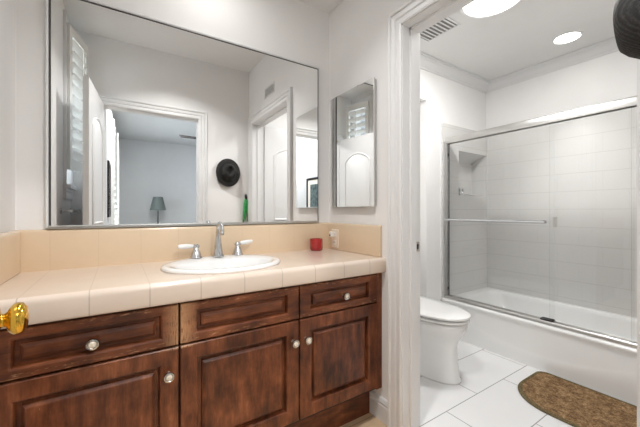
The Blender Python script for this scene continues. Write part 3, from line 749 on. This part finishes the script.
# ------------------------------------------------------------------ hat and hanging strap on the bedroom-door wall
ht = root('fedora_hat', 'black woven fedora hat hanging on the wall beside the bedroom doorway', 'hat', (.945, YO - .006, 1.512))
def hat_ring(rx, rz, y, dz=0, pinch=0.0, n=48):
    pts = []
    for i in range(n):
        a = 2 * PI * i / n; k = 1 - pinch * math.exp(-((a - PI * 1.5 + .0) / .55) ** 2) * 0
        x = rx * math.cos(a) * (1 - pinch * max(0, -math.sin(a)) * .55); pts.append((x * k, y, dz + rz * math.sin(a)))
    return pts
bm = bmesh.new()
loft(bm, [hat_ring(.078, .090, .030), hat_ring(.105, .122, .026), hat_ring(.124, .144, .030), hat_ring(.127, .147, .036), hat_ring(.122, .142, .040), hat_ring(.100, .117, .036), hat_ring(.080, .092, .040)], False, False)
obj('brim', bm, 'hat', ht, smooth='all')
bm = bmesh.new()
rings = [hat_ring(.0795, .0915, .038), hat_ring(.077, .086, .062, .003), hat_ring(.072, .078, .080, .006, .10), hat_ring(.064, .068, .100, .010, .2), hat_ring(.053, .056, .112, .012, .3), hat_ring(.042, .048, .113, .013, .5), hat_ring(.030, .040, .098, .012, .7), hat_ring(.016, .024, .084, .014, .7)]
loft(bm, rings, False, True); obj('crown', bm, 'hat', ht, smooth='all')
bm = bmesh.new(); loft(bm, [hat_ring(.0805, .0925, .040), hat_ring(.0815, .0935, .043), hat_ring(.0790, .0890, .060, .002), hat_ring(.0775, .0870, .062, .003)], False, False); obj('hat_band', bm, 'black', ht, smooth='all')
bm = bmesh.new(); tube(bm, [(0, 0, .08), (0, .012, .08), (0, .028, .078), (0, .034, .088)], .004, 8); hk = tag(obj('wall_hook', bm, 'satin', None, smooth=True, loc=(.945, YO, 1.505)), 'small metal wall hook holding the black hat', 'hook')
gs = root('hanging_strap', 'green fabric strap with black clip hanging by the bath doorway corner, seen in mirror', 'strap', (1.138, YO, 1.0))
bm = bmesh.new()
for s in (-1, 1):
    pp = [(s * .006, .022, .245), (s * .013, .026, .20), (s * .016, .026, .12), (s * .022, .024, .05), (s * .030, .022, -.01)]
    tube(bm, pp, [.007, .014, .016, .012, .008], 10)
obj('strap_loop', bm, 'green', gs, smooth='all')
bm = bmesh.new(); tube(bm, [(0, 0, .29), (0, .018, .285), (0, .024, .262), (0, .024, .238)], [.005, .012, .015, .010], 10); obj('clip', bm, 'black', gs, smooth='all')

# ------------------------------------------------------------------ things seen only in the mirrors
tr = root('towel_bar', 'short chrome towel bar under the shuttered window, seen in the mirror', 'towel bar', (XL, .40, 1.112))
bm = bmesh.new(); tube(bm, [(.06, -.25, 0), (.06, .25, 0)], .007, 12); obj('rod', bm, 'chrome', tr, smooth=True)
for y in (-.235, .235):
    bm = bmesh.new(); lathe(bm, [(0, 0), (.022, 0), (.022, .006), (.010, .012), (.009, .05), (.014, .055), (.014, .068), (0, .07)], 20, Matrix.Translation((0, y, 0)) @ Matrix.Rotation(PI / 2, 4, 'Y'), False); obj('bracket', bm, 'chrome', tr, smooth=True)
nst = root('nightstand', 'dark wooden nightstand against the bedroom far wall', 'nightstand', (.60, BYF + .24, 0))
obj('body', boxes((-.26, .26, -.22, .2, .12, .50)), 'nightstand', nst, bevel=.004)
obj('top', boxes((-.28, .28, -.235, .215, .50, .53)), 'nightstand', nst, bevel=.006)
for z in (.165, .33):
    q = obj('drawer', boxes((-.23, .23, .2, .212, z - .03, z + .15)), 'nightstand', nst, bevel=.003)
    bm = bmesh.new(); lathe(bm, [(0, 0), (.006, 0), (.006, .012), (.014, .018), (.012, .024), (0, .025)], 14, Matrix.Translation((0, .212, z + .06)) @ Matrix.Rotation(-PI / 2, 4, 'X'), False); obj('knob', bm, 'nickel', q, smooth=True)
for x in (-.23, .23):
    for y in (-.19, .17): obj('leg', boxes((x - .02, x + .02, y - .02, y + .02, 0, .12)), 'nightstand', nst)
lp = root('table_lamp', 'small table lamp with grey-green shade on the bedroom nightstand, seen in mirror', 'lamp', (.60, BYF + .25, .53))
bm = bmesh.new(); lathe(bm, [(0, 0), (.075, 0), (.075, .012), (.022, .03), (.014, .10), (.026, .20), (.014, .32), (.010, .36), (0, .36)], 24, None, False); obj('base', bm, 'lampbase', lp, smooth=True)
bm = bmesh.new(); lathe(bm, [(0, .35), (.010, .35), (.010, .58), (0, .58)], 12, None, False); obj('stem', bm, 'lampbase', lp)
bm = bmesh.new(); lathe(bm, [(.145, .60), (.085, .86), (.082, .86), (.142, .60)], 32, None, False); lathe(bm, [(0, .845), (.083, .845), (.083, .85), (0, .85)], 24, None, False)
bm2 = bm; tube(bm, [(0, 0, .46), (0, 0, .845)], .005, 8); obj('lamp_shade', bm, 'lampshade', lp, smooth=True)
cf = root('ceiling_fan', 'dark ceiling fan in the bedroom, one blade seen in the mirror', 'ceiling fan', (1.36, -1.45, BZ - .0), 0)
bm = bmesh.new(); lathe(bm, [(0, 0), (.07, 0), (.06, -.05), (.014, -.06), (.014, -.24), (.09, -.25), (.11, -.28), (.11, -.34), (.07, -.37), (0, -.37)], 28, None, False); obj('motor', bm, 'fan', cf, smooth=True)
for k in range(5):
    A = Matrix.Rotation(math.radians(176) + 2 * PI * k / 5, 4, 'Z') @ Matrix.Translation((0, 0, -.34)) @ Matrix.Rotation(.42, 4, 'X')
    bm = bmesh.new(); box(bm, .10, .22, -.03, .03, -.004, .004, A); vs = box(bm, .20, .66, -.065, .065, -.005, .005, A); obj('blade', bm, 'fan', cf, bevel=.004)
pf = root('picture_frame', 'black framed print on the bedroom wall, seen in the medicine cabinet reflection', 'picture', (BXL, -.54, 1.33))
bm = bmesh.new(); frame_sweep(bm, [(0, 0), (0, .012), (.03, .018), (.032, 0)], lambda u, v, p: (p, u, v), -.2, .2, -.25, .25, True); obj('frame', bm, 'black', pf)
obj('mat_board', boxes((0.0005, .006, -.2, .2, -.25, .25)), 'white_plastic', pf)
obj('print', boxes((.006, .007, -.13, .13, -.18, .18)), 'art', pf)
